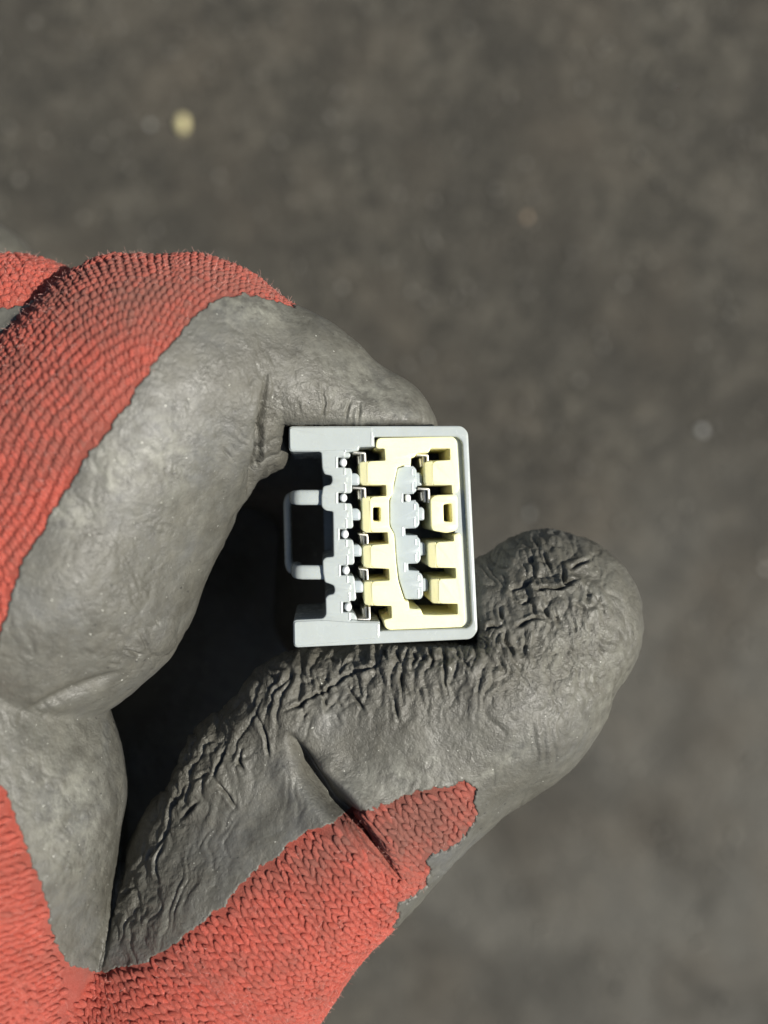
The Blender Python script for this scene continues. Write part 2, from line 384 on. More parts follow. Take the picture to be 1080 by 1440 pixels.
def ytilt(x, y):
    t1 = np.clip((482-x)/45, 0, 1)*((x < 486)); t2 = np.clip((800-x)/45, 0, 1)*((x > 725) & (y > 222) & (y < 915))
    return -4.0*np.maximum(t1, t2)
win = [(490, 450), (522, 452), (522, 516), (490, 514)]
ret = extrude('retainer', [Y1, win[::-1]], M_yel, conn, -11.5, 115, 2.2, 8, n=3)
extrude('retainer_tab', [[(762, 410, 20), (785, 392, 14), (885, 388, 14), (895, 405, 14), (897, 548, 14), (880, 565, 14), (840, 574, 14), (775, 562, 14), (766, 545, 14)],
                         [(826, 437), (862, 432), (866, 520), (828, 518)][::-1]], M_yel, ret, -8, 120, 2.6, 8)
# raised body of the retainer, so the tooth noses sit lower and slope
Y2 = [((x+34 if (x < 465 or (730 < x < 782 and 222 < y < 916)) else x), y, r_) for x, y, r_ in ((p if len(p) > 2 else (*p, 8)) for p in Y1)]
def inset(pts, d):
    a = sum(p[0]*q[1]-q[0]*p[1] for p, q in zip(pts, pts[1:]+pts[:1])); sg = 1 if a > 0 else -1; out = []
    for i, p in enumerate(pts):
        p0 = np.array(pts[i-1][:2], float); p1 = np.array(p[:2], float); p2 = np.array(pts[(i+1) % len(pts)][:2], float)
        e0 = (p1-p0)/np.linalg.norm(p1-p0); e1 = (p2-p1)/np.linalg.norm(p2-p1); n_ = np.array([-e0[1]-e1[1], e0[0]+e1[0]])*sg; n_ /= max(np.linalg.norm(n_), .6)
        q = p1+n_*d; out.append((q[0], q[1], p[2]))
    return out
extrude('retainer_body', [inset(Y2, 2.0), [(488, 448), (524, 450), (524, 518), (488, 516)][::-1]], M_yel, ret, -4.2, 12, 1.6, 8, n=3)
for (x0, x1, y0, y1) in ((424, 464, 230, 343), (436, 474, 399, 570), (440, 478, 629, 740), (445, 485, 802, 920), (735, 772, 229, 344), (750, 788, 615, 739), (764, 803, 790, 910)):
    extrude('tooth_nose', [[(x0, y0+4, 12), (x1, y0+1, 3), (x1+3, y1-1, 3), (x0+3, y1-4, 12)]], M_yel, ret, -4.6, 8, 1.4, 6, tilt=lambda x, y: -np.clip((x1-x)/ZO, 0, 20)*.50)
# grey spine with its own teeth
def spine_tooth(x, y0, y1):   # right side of one tooth from top to bottom
    ym = (y0+y1)/2
    return [(x-16, y0, 3), (x-15, ym-18, 3), (x-6, ym-14, 4), (x-5, ym+12, 4), (x-14, ym+16, 3), (x-14, y1, 3)]
sp = [(608, 262, 10), (640, 254, 4)] + spine_tooth(702, 252, 386) + [(634, 388, 4), (636, 424, 4)] + spine_tooth(712, 414, 551) + [(646, 553, 4), (648, 583, 4)] + \
     spine_tooth(720, 584, 720) + [(660, 722, 4), (662, 752, 4)] + spine_tooth(728, 755, 892) + [(646, 892, 10), (616, 800, 20), (603, 700, 20), (595, 580, 20), (572, 538, 20), (571, 418, 20), (591, 350, 20)]
spine = extrude('spine', [sp], M_inner, conn, -14, 140, 2.0, 8)
for (x, y, c) in ((700, 320, 0), (712, 487, 1), (718, 657, 2), (730, 830, 3)):
    extrude('tooth_nose', [[(x-8, y-38), (x+18, y-38, 16), (x+30, y-24, 10), (x+30, y+26, 12), (x-8, y+28)]], M_inner, spine, -20, 120, 3.0, 8)
    extrude('tooth', [[(x-36, y-66, 3), (x-12, y-66, 12), (x+1, y-50, 10), (x+3, y+44, 8), (x-8, y+62, 12), (x-34, y+62, 3)]], M_inner, spine, -17, 120, 1.6, 4)
for (x, y) in ((700, 320), (712, 487), (718, 657), (730, 830)):
    chamfer(spine, M_inner, x-26, x-15, y-54, y-26, -13.2); chamfer(spine, M_inner, x-25, x-14, y+16, y+52, -13.2)
for (x, y) in ((634, 405), (638, 566), (647, 738)): chamfer(spine, M_inner, x-8, x+3, y-22, y+22, -13.2)
extrude('locating_pin', [[(637, 216, 3), (668, 216, 3), (670, 256, 3), (637, 256, 3)]], M_pin, spine, -8, 50, 2.0, 3)
extrude('locating_pin', [[(642, 388, 14), (670, 388, 14), (672, 424, 14), (644, 424, 14)]], M_pin, spine, -9.5, 50, 3.2, 12)
# metal terminals: folded sheet boxes with a spring tongue
def terminal(x0, y0, x1, y1, up=True, top=-9):
    t = 11
    if up: q = [(x0, y0, 3), (x1, y0+3, 9), (x1+2, y1, 2), (x1+2-t, y1, 2), (x1-t, y0+3+t, 5), (x0, y0+t, 3)]
    else:  q = [(x0, y1, 3), (x1, y1, 9), (x1, y0, 2), (x1-t, y0, 2), (x1-t, y1-t, 5), (x0, y1-t, 3)]
    b = extrude('terminal', [q], M_met, conn, top, 120, 1.2, 4)
    xm = x1-28
    ym = (y0+y1)/2
    extrude('contact_spring', [[(xm-10, ym-18), (xm+8, ym-20), (xm+10, ym+26), (xm-6, ym+30)]], M_met, b, top-22, 100, 2.5, 6)
    extrude('crimp_plate', [[(xm+2, ym-30), (xm+12, ym-30), (xm+14, ym+34), (xm+4, ym+34)]], M_met, b, top-9, 100, 1.0, 3)
terminal(394, 183, 456, 250); terminal(394, 351, 456, 420)
terminal(424, 575, 468, 628, True, -16); terminal(424, 742, 468, 800, True, -16)
terminal(414, 925, 478, 992, False)
terminal(698, 193, 757, 262, True, -12); terminal(706, 355, 763, 430, True, -12)

# ------------------------------------------------------------------ the gloved hand: one continuous skin grown over a hand skeleton
def C(px, py, z, r):
    p = U(px, py, z); return (*p, r*(D-z)/D)
LIMBS = {
 'index': dict(k=45, segs=[[C(40, 830, -40, 195), C(78, 790, -40, 190), C(150, 640, -50, 188), C(222, 548, -60, 176), C(284, 530, -70, 147)],
                           [C(60, 800, -30, 150), C(132, 838, -26, 108)],
                           [C(284, 530, -70, 147), C(412, 543, -70, 92), C(526, 622, -88, 80), C(585, 700, -215, 72)]]),
 'palm':  dict(k=50, segs=[[C(-120, 900, -40, 230), C(-62, 1130, -30, 216), C(-82, 1330, -60, 222), C(-180, 1500, -150, 280)],
                           [C(-200, 900, -350, 270), C(-180, 1200, -420, 290), C(-240, 1500, -330, 300)],
                           [C(-60, 1420, -420, 240), C(120, 1400, -560, 230), C(200, 1180, -860, 260), C(330, 900, -1000, 260)]]),
 'thumb': dict(k=50, segs=[[C(60, 1530, -130, 204), C(236, 1448, -145, 174), C(350, 1258, -140, 162), C(457, 1155, -135, 152), C(562, 1066, -135, 139), C(688, 960, -145, 146), C(772, 874, -150, 125)],
                           [C(240, 1262, -130, 54), C(274, 1190, -105, 62), C(338, 1092, -84, 74), C(430, 1008, -76, 80), C(560, 982, -76, 80), C(655, 945, -84, 80)]]),
 'middle': dict(k=40, segs=[[C(-120, 900, -280, 200), C(-60, 720, -200, 178), C(30, 530, -150, 154)], [C(30, 530, -150, 154), C(300, 570, -400, 120), C(500, 660, -460, 100), C(480, 860, -480, 92)]]),
 'ring':  dict(k=40, segs=[[C(-160, 900, -540, 180), C(-44, 424, -580, 104)], [C(-44, 424, -580, 104), C(160, 640, -660, 110), C(420, 700, -680, 100), C(400, 900, -700, 90)]]),
 'little': dict(k=40, segs=[[C(-160, 950, -760, 160), C(-40, 640, -820, 115)], [C(-40, 640, -820, 115), C(230, 660, -860, 105), C(330, 800, -880, 100), C(260, 960, -880, 90)]]),
 'wrist': dict(k=60, segs=[[C(-240, 1540, -280, 290), C(-340, 1680, -320, 280)]]),
}
def seg_d(P, a, b):
    a = np.array(a); b = np.array(b); ba = b[:3]-a[:3]; L = ba@ba
    pa = P-a[:3].astype(np.float32); t = np.clip(pa@ba.astype(np.float32)/max(L, 1e-6), 0, 1)
    q = pa-t[..., None]*ba.astype(np.float32)
    return np.sqrt(np.einsum('...i,...i->...', q, q))-(a[3]+t*(b[3]-a[3]))
def smin(a, b, k):
    h = np.maximum(k-np.abs(a-b), 0)/k
    return np.minimum(a, b)-h*h*k*.25
def limb_d(P, name):
    L = LIMBS[name]; d = None
    for ch in L['segs']:
        for a, b in zip(ch, ch[1:]):
            e = seg_d(P, a, b); d = e if d is None else smin(d, e, L['k'])
    return d
ORDER = ['palm', 'wrist', 'thumb', 'index', 'middle', 'ring', 'little']
KJ = {'wrist': 120, 'thumb': 20, 'index': 9, 'middle': 14, 'ring': 14, 'little': 14}
_box = plane_pt(np.array([60., 985, 985, 60]), np.array([63., 63, 1100, 1117]), np.zeros(4))
bx0 = np.array([_box[:, 0].min(), _box[:, 1].min(), -205.]); bx1 = np.array([_box[:, 0].max(), _box[:, 1].max(), 40.])
def box_d(P):
    c = (bx0+bx1)/2; h = (bx1-bx0)/2-2; q = np.abs(P-c.astype(np.float32))-h.astype(np.float32)
    return np.sqrt((np.maximum(q, 0)**2).sum(-1))+np.minimum(q.max(-1), 0)-6
def hand_d(P):
    d = None
    for n in ORDER:
        e = limb_d(P, n); d = e if d is None else smin(d, e, KJ[n])
    b = -box_d(P)      # flesh yields to the connector
    return -smin(-d, -b, 10)

def surface_nets(fn, lo, hi, h):
    n = np.ceil((hi-lo)/h).astype(int)+1
    ax = [lo[i]+h*np.arange(n[i]) for i in range(3)]
    V = np.empty(n, np.float32); B = 10; rad = B*h*.87*1.15+h
    nb = [range(0, m_, B) for m_ in n]
    Cx = np.array([[(ax[0][a]+B*h/2, ax[1][b]+B*h/2, ax[2][c]+B*h/2) for c in nb[2]] for a in nb[0] for b in nb[1]], np.float32).reshape(-1, 3)
    dc = fn(Cx); todo = []; q = 0
    for a in nb[0]:
        for b in nb[1]:
            for c in nb[2]:
                if abs(dc[q]) > rad+30: V[a:a+B, b:b+B, c:c+B] = dc[q]
                else: todo.append((a, b, c))
                q += 1
    for t0 in range(0, len(todo), 200):
        blk = todo[t0:t0+200]; pts = []; shp = []
        for a, b, c in blk:
            g = np.stack(np.meshgrid(ax[0][a:a+B], ax[1][b:b+B], ax[2][c:c+B], indexing='ij'), -1); shp.append(g.shape[:3]); pts.append(g.reshape(-1, 3))
        r = fn(np.concatenate(pts).astype(np.float32)); o = 0
        for (a, b, c), sh in zip(blk, shp):
            m_ = sh[0]*sh[1]*sh[2]; V[a:a+B, b:b+B, c:c+B] = r[o:o+m_].reshape(sh); o += m_
    s = V < 0
    c = np.zeros(np.array(n)-1, np.uint8)
    for dx in (0, 1):
        for dy in (0, 1):
            for dz in (0, 1): c += s[dx:n[0]-1+dx, dy:n[1]-1+dy, dz:n[2]-1+dz]
    act = (c > 0) & (c < 8); idx = np.full(act.shape, -1, np.int64); I = np.argwhere(act); idx[act] = np.arange(len(I))
    acc = np.zeros((len(I), 3)); cnt = np.zeros(len(I))
    cor = [(a, b, d) for a in (0, 1) for b in (0, 1) for d in (0, 1)]
    for p in cor:
        for axn in range(3):
            if p[axn] == 1: continue
            q = list(p); q[axn] = 1
            v0 = V[I[:, 0]+p[0], I[:, 1]+p[1], I[:, 2]+p[2]]; v1 = V[I[:, 0]+q[0], I[:, 1]+q[1], I[:, 2]+q[2]]
            m = (v0 < 0) != (v1 < 0); t = np.where(m, v0/np.where(m, v0-v1, 1), 0)
            pos = np.tile(np.array(p, float), (len(I), 1)); pos[:, axn] = t
            acc[m] += pos[m]; cnt[m] += 1
    P = lo+(I+acc/cnt[:, None])*h
    F = []
    for axn in range(3):
        u, w = (axn+1) % 3, (axn+2) % 3
        sl0 = [slice(None)]*3; sl1 = [slice(None)]*3
        sl0[axn] = slice(0, -1); sl1[axn] = slice(1, None)
        a, b = s[tuple(sl0)], s[tuple(sl1)]
        E = np.argwhere(a != b); E = E[(E[:, u] > 0) & (E[:, w] > 0) & (E[:, u] < n[u]-1) & (E[:, w] < n[w]-1)]
        inside = a[E[:, 0], E[:, 1], E[:, 2]]
        def cell(du, dw):
            G = E.copy(); G[:, u] += du; G[:, w] += dw; return idx[G[:, 0], G[:, 1], G[:, 2]]
        q = np.stack([cell(-1, -1), cell(0, -1), cell(0, 0), cell(-1, 0)], 1)
        q[~inside] = q[~inside][:, ::-1]; F.append(q)
    return P, np.concatenate(F)
lo = np.array([-1000., -1150., -1330.]); hi = np.array([440., 650., 230.])
print('conn', time.time()-_T0)
P0, F0 = surface_nets(hand_d, lo, hi, 8.0)
print('nets', time.time()-_T0)
tmp = mesh_from('tmp', P0*.01, F0, None)
n0 = len(P0); N0 = np.zeros(n0*3, np.float32); tmp.data.vertex_normals.foreach_get('vector', N0); N0 = N0.reshape(-1, 3).astype(float)
k0 = D/(D-P0[:, 2]); q0 = np.stack([540+P0[:, 0]*k0, 720-P0[:, 1]*k0], 1)
near = (q0[:, 0] > -70) & (q0[:, 0] < 960) & (q0[:, 1] < 1510) & (P0[:, 2] > -400) & (N0[:, 2] > -.2)
dense_f = near[F0].all(1)
bpy.data.objects.remove(tmp)
def smooth_sub(Fs, level):
    used = np.unique(Fs); rem = np.full(n0, -1, np.int64); rem[used] = np.arange(len(used))
    o = mesh_from('tmp', P0[used]*.01, rem[Fs], None)
    md = o.modifiers.new('s', 'SUBSURF'); md.levels = level; md.render_levels = level
    md.boundary_smooth = 'ALL'
    bpy.context.view_layer.update()
    me = bpy.data.meshes.new_from_object(o.evaluated_get(bpy.context.evaluated_depsgraph_get()))
    nv = len(me.vertices); V = np.zeros(nv*3, np.float32); me.vertices.foreach_get('co', V)
    N = np.zeros(nv*3, np.float32); me.vertex_normals.foreach_get('vector', N)
    F = np.zeros(len(me.loops), np.int32); me.loops.foreach_get('vertex_index', F)
    bpy.data.objects.remove(o); bpy.data.meshes.remove(me)
    return V.reshape(-1, 3).astype(float)*100, N.reshape(-1, 3).astype(float), F.reshape(-1, 4)
# grow the coarse back by one ring of faces so that it tucks under the dense front
cv = np.zeros(n0, bool); cv[F0[~dense_f].ravel()] = True
coarse_f = (~dense_f) | cv[F0].any(1)
Va, Na, Fa = smooth_sub(F0[dense_f], 2); print('d', time.time()-_T0); Vb, Nb, Fb = smooth_sub(F0[coarse_f], 0)
ring = np.zeros(n0, bool)
Vb = Vb-Nb*1.2
V = np.concatenate([Va, Vb]); N = np.concatenate([Na, Nb]); F = np.concatenate([Fa, Fb+len(Va)]); nv = len(V)
print('sub', nv, time.time()-_T0)

# which limb each point of the skin belongs to, and its place in the drawing
LN = ['index', 'palm', 'thumb', 'middle', 'ring', 'little', 'wrist']
def limb_of(P):
    P = P.astype(np.float32); return np.argmin(np.stack([limb_d(P, n) for n in LN]), 0)
def to_px(P):
    k = D/(D-P[:, 2]); return np.stack([540+P[:, 0]*k, 720-P[:, 1]*k], 1)
def in_poly(Q, poly):
    x, y = Q[:, 0], Q[:, 1]; r = np.zeros(len(Q), bool); m = len(poly)
    for i in range(m):
        (x0, y0), (x1, y1) = poly[i], poly[(i+1) % m]
        if y0 == y1: continue
        c = ((y0 > y) != (y1 > y)) & (x < (x1-x0)*(y-y0)/(y1-y0)+x0); r ^= c
    return r
def line_d(Q, pl):
    d = np.full(len(Q), 1e9)
    for a, b in zip(pl, pl[1:]):
        a = np.array(a, float); ba = np.array(b, float)-a; pa = Q-a
        t = np.clip(pa@ba/(ba@ba), 0, 1); e = pa-t[:, None]*ba; d = np.minimum(d, np.hypot(e[:, 0], e[:, 1]))
    return d
R_IDX = [(418, 434), (375, 425), (335, 420), (302, 426), (280, 440), (246, 478), (215, 515), (180, 565), (140, 622), (100, 682), (60, 745), (30, 800), (12, 850), (0, 890), (-20, 1000), (-500, 1100), (-500, 100), (440, 200)]
R_HND = [(-20, 960), (0, 1100), (20, 1150), (40, 1200), (60, 1255), (75, 1320), (90, 1352), (120, 1362), (150, 1366), (210, 1350), (250, 1325), (300, 1285), (350, 1235), (400, 1190), (450, 1160), (500, 1142), (560, 1122), (610, 1105), (655, 1097), (666, 1110), (666, 1150), (656, 1172), (640, 1186), (601, 1203), (597, 1240), (585, 1252), (560, 1268), (553, 1300), (640, 1420), (640, 2400), (-2000, 2400), (-2000, 900)]
R_MID = [(-900, 650), (0, 438), (40, 428), (78, 412), (160, 378), (240, 340), (240, 100), (-900, 100)]
def red_mask(P, limb, Nn):
    Q = to_px(P)
    j = np.stack([perlin(P/9+20), perlin(P/9+60)], 1)*4.5+np.stack([perlin(P/40+3), perlin(P/40+8)], 1)*5
    Q = Q+j
    red = np.zeros(len(P), bool)
    red |= (limb == 0) & in_poly(Q, R_IDX) & (Nn[:, 2] > -.6)
    red |= ((limb == 1) | (limb == 2) | (limb == 6)) & in_poly(Q, R_HND)
    red |= (limb == 3) & in_poly(Q, R_MID)
    return red
limb = limb_of(V)
Q = to_px(V)
red = red_mask(V, limb, N); print('mask', time.time()-_T0)

def blob(px, py, rx, ry, ang=0):
    a = math.radians(ang); dx, dy = Q[:, 0]-px, Q[:, 1]-py
    u = dx*math.cos(a)+dy*math.sin(a); v = -dx*math.sin(a)+dy*math.cos(a)
    return np.exp(-(u/rx)**2-(v/ry)**2)
up = np.clip(N[:, 2]*2+.8, 0, 1)
isT = (limb == 2).astype(float); isI = (limb == 0).astype(float); isP = (limb == 1).astype(float)
# thumb frame: u along the thumb, v across
ta = math.radians(-36); uT = Q[:, 0]*math.cos(ta)+Q[:, 1]*math.sin(ta); vT = -Q[:, 0]*math.sin(ta)+Q[:, 1]*math.cos(ta)
disp = np.zeros(nv)
def folds(u, v, su, sv_, warp, seed, sharp=.5, where=None):
    out = np.zeros(nv)
    ix = np.nonzero(where)[0]; Q_, Z_ = Q[ix], V[ix, 2]; u, v = u[ix], v[ix]
    w1 = perlin(np.stack([Q_[:, 0]/55, Q_[:, 1]/55, Z_/80+seed], 1)); w2 = perlin(np.stack([Q_[:, 0]/24, Q_[:, 1]/24, Z_/60+seed+9], 1))
    f = perlin(np.stack([(u+warp*(w1*1.3+w2*.6))/su, (v+warp*.6*w2)/sv_, Z_/90+seed+33], 1))
    out[ix] = np.abs(f)**sharp; return out        # sharp valleys, puffed folds
wm_edge = isT*np.maximum.reduce([blob(560, 930, 170, 62, 0), blob(420, 955, 110, 55, -30), .95*blob(285, 1065, 170, 42, -50), .7*blob(190, 1265, 60, 80, 20)])
wm_tip = isT*np.maximum.reduce([blob(752, 812, 82, 62, 0), .75*blob(800, 890, 85, 90), .65*blob(690, 930, 90, 60)])
f1 = folds(Q[:, 0]+Q[:, 1]*.20, Q[:, 1], 17, 70, 16, 1.0, .6, isT > 0)
f1b = folds(Q[:, 0]*.8+Q[:, 1]*.6, Q[:, 1]*.8-Q[:, 0]*.6, 30, 60, 20, 3.0, .6, wm_edge > .02)
f2 = folds(Q[:, 0]*.8-Q[:, 1]*.5, Q[:, 1]*.8+Q[:, 0]*.5, 24, 44, 22, 5.0, .6, wm_tip > .02)
f3 = folds(Q[:, 0]*.85-Q[:, 1]*.2, Q[:, 1], 12, 34, 12, 11.0, .6, (wm_tip > .02) | (wm_edge > .02))
disp += wm_edge*((f1-.35)*11+(f1b-.4)*5+(f3-.4)*5)
disp += wm_tip*((f2-.38)*14+(f3-.4)*8)
# faint folds over the rest of the thumb coating
thin = isT*(~red)*np.clip(.5+1.6*perlin(V/70+90), 0, 1)
disp += thin*.34*(f1-.4)*9
# palm side of the index and the palm: fine cracks
wm_i = np.maximum.reduce([isI*blob(215, 905, 60, 45), isI*blob(375, 610, 26, 90, 0), .5*isI*blob(470, 575, 120, 26, 10), .35*isI*blob(190, 800, 90, 90), .3*isP*blob(120, 1180, 60, 170), .6*isP*blob(150, 1290, 40, 70)])
f4 = folds(Q[:, 0]*.8+Q[:, 1]*.55, Q[:, 1]*.8-Q[:, 0]*.55, 24, 70, 16, 17.0, .5, wm_i > .02)
disp += wm_i*(f4-.45)*8+isI*blob(362, 655, 26, 62)*(f4-.4)*10
thin2 = (isI+isP)*(~red)*np.clip(.35+1.7*perlin(V/60+130), 0, 1); f5 = folds(Q[:, 0]*.75-Q[:, 1]*.66, Q[:, 1]*.75+Q[:, 0]*.66, 15, 42, 12, 23.0, .6, thin2 > .02)
disp += thin2*(f5-.4)*2.6
# big folds: base of the thumb, index bend, palm creases
def crease(pl, depth, w, m=1.0):
    # a fold that deepens and widens towards its middle
    L = [0.0]
    for a, b in zip(pl, pl[1:]): L.append(L[-1]+math.dist(a, b))
    d = np.full(len(Q), 1e9); s_ = np.zeros(len(Q))
    for i, (a, b) in enumerate(zip(pl, pl[1:])):
        a = np.array(a, float); ba = np.array(b, float)-a; pa = Q-a
        t = np.clip(pa@ba/(ba@ba), 0, 1); e = pa-t[:, None]*ba; dd = np.hypot(e[:, 0], e[:, 1])
        k = dd < d; d[k] = dd[k]; s_[k] = (L[i]+t[k]*(L[i+1]-L[i]))/L[-1]
    tp = np.sin(np.pi*np.clip(s_, 0, 1))**.8
    return -depth*tp*np.exp(-(d/(w*(.35+.65*tp)))**2)*m
disp += crease([(405, 1030), (424, 1062), (442, 1092), (466, 1122), (494, 1150), (524, 1186), (566, 1242)], 60, 13, isT*up)
disp += 9*isT*up*np.exp(-(line_d(Q, [(404, 1085), (428, 1120), (462, 1158), (500, 1200)])/20)**2)
disp += 15*isT*up*np.exp(-(line_d(Q, [(462, 1078), (488, 1108), (520, 1140), (552, 1180)])/19)**2)
disp += crease([(372, 525), (366, 570), (361, 610), (356, 650), (344, 700)], 17, 6, isI*up)
disp += 7*isI*up*np.exp(-(line_d(Q, [(346, 560), (342, 620), (330, 670)])/20)**2)
disp += crease([(40, 990), (110, 970), (170, 945)], 12, 8, up)
disp += crease([(168, 1100), (170, 1230), (160, 1280), (148, 1360)], 9, 7, up*(isP+isT))
disp += crease([(318, 740), (352, 700), (376, 650)], 9, 4, isI*up)
def crack_set(who):
    ix = np.nonzero(who)[0]; q = Q[ix]+1.8*np.stack([perlin(V[ix]/14+50), perlin(V[ix]/14+80)], 1); return ix, q, .55+.9*np.clip(.5+perlin(V[ix]/20+44), 0, 1)
def crack(pl, org, zoom, depth, w, cs):
    ix, q, var = cs; P_ = [(org[0]+x/zoom, org[1]+y/zoom) for x, y in pl]
    A_ = np.array(P_); m_ = ((q > A_.min(0)-14) & (q < A_.max(0)+14)).all(1); ix, q, var = ix[m_], q[m_], var[m_]; d = line_d(q, P_)
    e = np.minimum(np.hypot(q[:, 0]-P_[0][0], q[:, 1]-P_[0][1]), np.hypot(q[:, 0]-P_[-1][0], q[:, 1]-P_[-1][1])); tp = np.clip(.1+e/13, 0, 1)*var
    disp[ix] += up[ix]*tp*(-depth*np.exp(-(d/(w*(.6+.4*tp)))**2)+.30*depth*np.exp(-((d-w*2.0)/(w*1.5))**2))
who = crack_set((isT > 0) & (N[:, 2] > 0))
for pl in ([(0, 540), (120, 495), (240, 410), (310, 400), (430, 310), (540, 245), (600, 245), (740, 190)], [(140, 600), (185, 540)], [(320, 540), (380, 475)], [(230, 270), (260, 350), (325, 510)],
           [(480, 370), (550, 450), (610, 545)], [(830, 440), (850, 530), (870, 610)], [(850, 80), (890, 200), (890, 350), (905, 490)], [(950, 60), (1000, 150), (960, 240)], [(750, 60), (800, 200)],
           [(150, 250), (200, 400)], [(430, 250), (540, 140)], [(330, 130), (410, 190)], [(390, 440), (440, 520)], [(390, 560), (425, 640)], [(1080, 40), (1130, 150), (1110, 230)], [(1290, 60), (1340, 150), (1420, 230)], [(1200, 70), (1230, 180), (1215, 320), (1240, 420)], [(1440, 40), (1470, 140)]):
    crack(pl, (400, 900), 5.4, 6.0, 2.1, who)
for pl in ([(490, 210), (550, 330), (590, 410)], [(730, 360), (900, 270)], [(660, 350), (690, 480), (780, 460)], [(230, 540), (330, 520), (400, 470), (400, 420)], [(210, 580), (320, 660), (430, 610)], [(490, 680), (520, 740), (550, 810)],
           [(600, 700), (610, 780), (640, 850)], [(760, 650), (860, 700)], [(960, 690), (1010, 750)], [(440, 550), (520, 520), (670, 520), (740, 490)], [(130, 700), (160, 820)], [(0, 890), (60, 850), (150, 840)], [(280, 860), (430, 780), (520, 790)], [(410, 700), (440, 770)],
           [(560, 90), (620, 80)], [(580, 160), (650, 190)], [(430, 120), (470, 200)], [(350, 330), (470, 240)], [(840, 480), (880, 580), (860, 640)], [(720, 730), (770, 850), (760, 930)], [(180, 900), (190, 980), (240, 1080)], [(340, 900), (350, 1000), (330, 1080)]):
    crack(pl, (680, 740), 6.0, 7.0, 2.4, who)
for pl in ([(540, 850), (590, 760), (600, 700), (640, 640), (660, 600)], [(490, 890), (540, 830)], [(740, 600), (770, 540), (800, 470)], [(760, 590), (800, 640), (830, 680)], [(900, 350), (930, 430), (940, 500)], [(860, 560), (840, 520), (850, 480)], [(640, 720), (700, 660)], [(690, 590), (740, 560)], [(400, 1060), (430, 1010), (480, 960)], [(560, 940), (550, 880), (580, 800)]):
    crack(pl, (0, 860), 2.483, 6.0, 2.2, who)
who = crack_set((isI > 0) & (N[:, 2] > 0))
for pl in ([(150, 480), (175, 440)], [(225, 578), (270, 592)], [(215, 640), (222, 780), (205, 880)], [(510, 480), (522, 560), (512, 640)], [(650, 540), (625, 640)], [(400, 560), (405, 600)], [(690, 560), (690, 650)], [(480, 470), (500, 500)], [(30, 770), (80, 830)]):
    crack(pl, (300, 400), 3.375, 4.5, 1.9, who)
for pl in ([(480, 60), (510, 130)], [(540, 20), (550, 40)], [(380, 180), (410, 185)], [(430, 130), (500, 150)]):
    crack(pl, (0, 860), 2.483, 4.5, 2.2, who)
# slow unevenness everywhere
disp += 6*perlin(V/130+2)*up+1.6*perlin(V/50+7)+.35*perlin(V/16+3)
print('disp', time.time()-_T0)
Vd = V+N*disp[:, None]
# keep displaced skin clear of the connector
Vt = Vd+N*4.4; pen = (Vt > bx0+1).all(1) & (Vt < bx1-1).all(1); Vd[pen] = V[pen]-N[pen]*2.5

grime = np.clip(isT*.75*np.clip(wm_edge*1.1+wm_tip*.9+.25*blob(560, 1010, 300, 130, -25), 0, 1)+.35*isI*blob(400, 600, 60, 60)+.5*wm_i+.25*perlin(V/60+40), 0, 1)
dust = np.clip(np.maximum.reduce([isI*blob(160, 662, 26, 34), isI*.95*blob(105, 722, 34, 22), isI*.9*blob(345, 440, 60, 20, 10), isI*.5*blob(220, 640, 60, 60), isT*.6*blob(690, 1075, 60, 14, -35), isT*.5*blob(560, 1090, 90, 30, -20), .5*isP*blob(90, 1140, 60, 90), isT*.4*blob(830, 930, 60, 90), isI*.5*blob(520, 560, 80, 40, 40)])+.12, 0, 1)
kgrime = np.clip(.95*blob(600, 1160, 110, 75, -25)+.45*blob(430, 1215, 150, 45, -36)+.35*blob(190, 1370, 120, 22)+.75*isI*blob(230, 410, 200, 60)+.5*isI*blob(80, 560, 150, 150)+.35*perlin(V/50+70), 0, 1)

hand = link(bpy.data.objects.new('gloved_hand', None)); hand.empty_display_size = .02
tag(hand, 'hand in a well-used red knit glove with grey rubber coating, pinching the connector', 'gloved hand')
def submesh(name, keep_f, pos, mat, parent, attrs, skirt=0):
    f = F[keep_f]; used = np.zeros(nv, bool); used[f.ravel()] = True
    rem = np.full(nv, -1, np.int64); rem[used] = np.arange(used.sum()); v = pos[used]; f = rem[f]
    at = [a[used] for a in attrs.values()]
    if skirt:
        e = np.concatenate([f[:, [0, 1]], f[:, [1, 2]], f[:, [2, 3]], f[:, [3, 0]]]); key = np.sort(e, 1); k1 = key[:, 0]*len(v)+key[:, 1]
        _, inv, cnt = np.unique(k1, return_inverse=True, return_counts=True); be = e[cnt[inv] == 1]
        bv = np.unique(be); m2 = np.full(len(v), -1, np.int64); m2[bv] = len(v)+np.arange(len(bv))
        nn = N[used][bv]; v = np.concatenate([v, v[bv]-nn*skirt]); at = [np.concatenate([a, a[bv]]) for a in at]
        f = np.concatenate([f, np.stack([be[:, 1], be[:, 0], m2[be[:, 0]], m2[be[:, 1]]], 1)])
    o = mesh_from(name, W(v), f, mat, parent)
    for (k, _), a in zip(attrs.items(), at):
        t = o.data.attributes.new(k, 'FLOAT', 'POINT'); t.data.foreach_set('value', a.astype(np.float32))
    return o
fr = red[F].sum(1)
rub_f = fr <= 1
# knit runs on a little under the edge of the coating
g = red.copy()
for _ in range(3):
    any_ = g[F].any(1); g[F[any_].ravel()] = True
knit_f = g[F].all(1)
TH = 4.4
coating = submesh('rubber_coating', rub_f, Vd+N*TH, M_rub, hand, {'grime': grime, 'dust': dust}, skirt=8)
tag(coating, 'grey wrinkled rubber coating on the palm side of the glove')
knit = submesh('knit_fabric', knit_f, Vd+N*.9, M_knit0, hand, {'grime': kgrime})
tag(knit, 'red knitted fabric on the back of the glove')

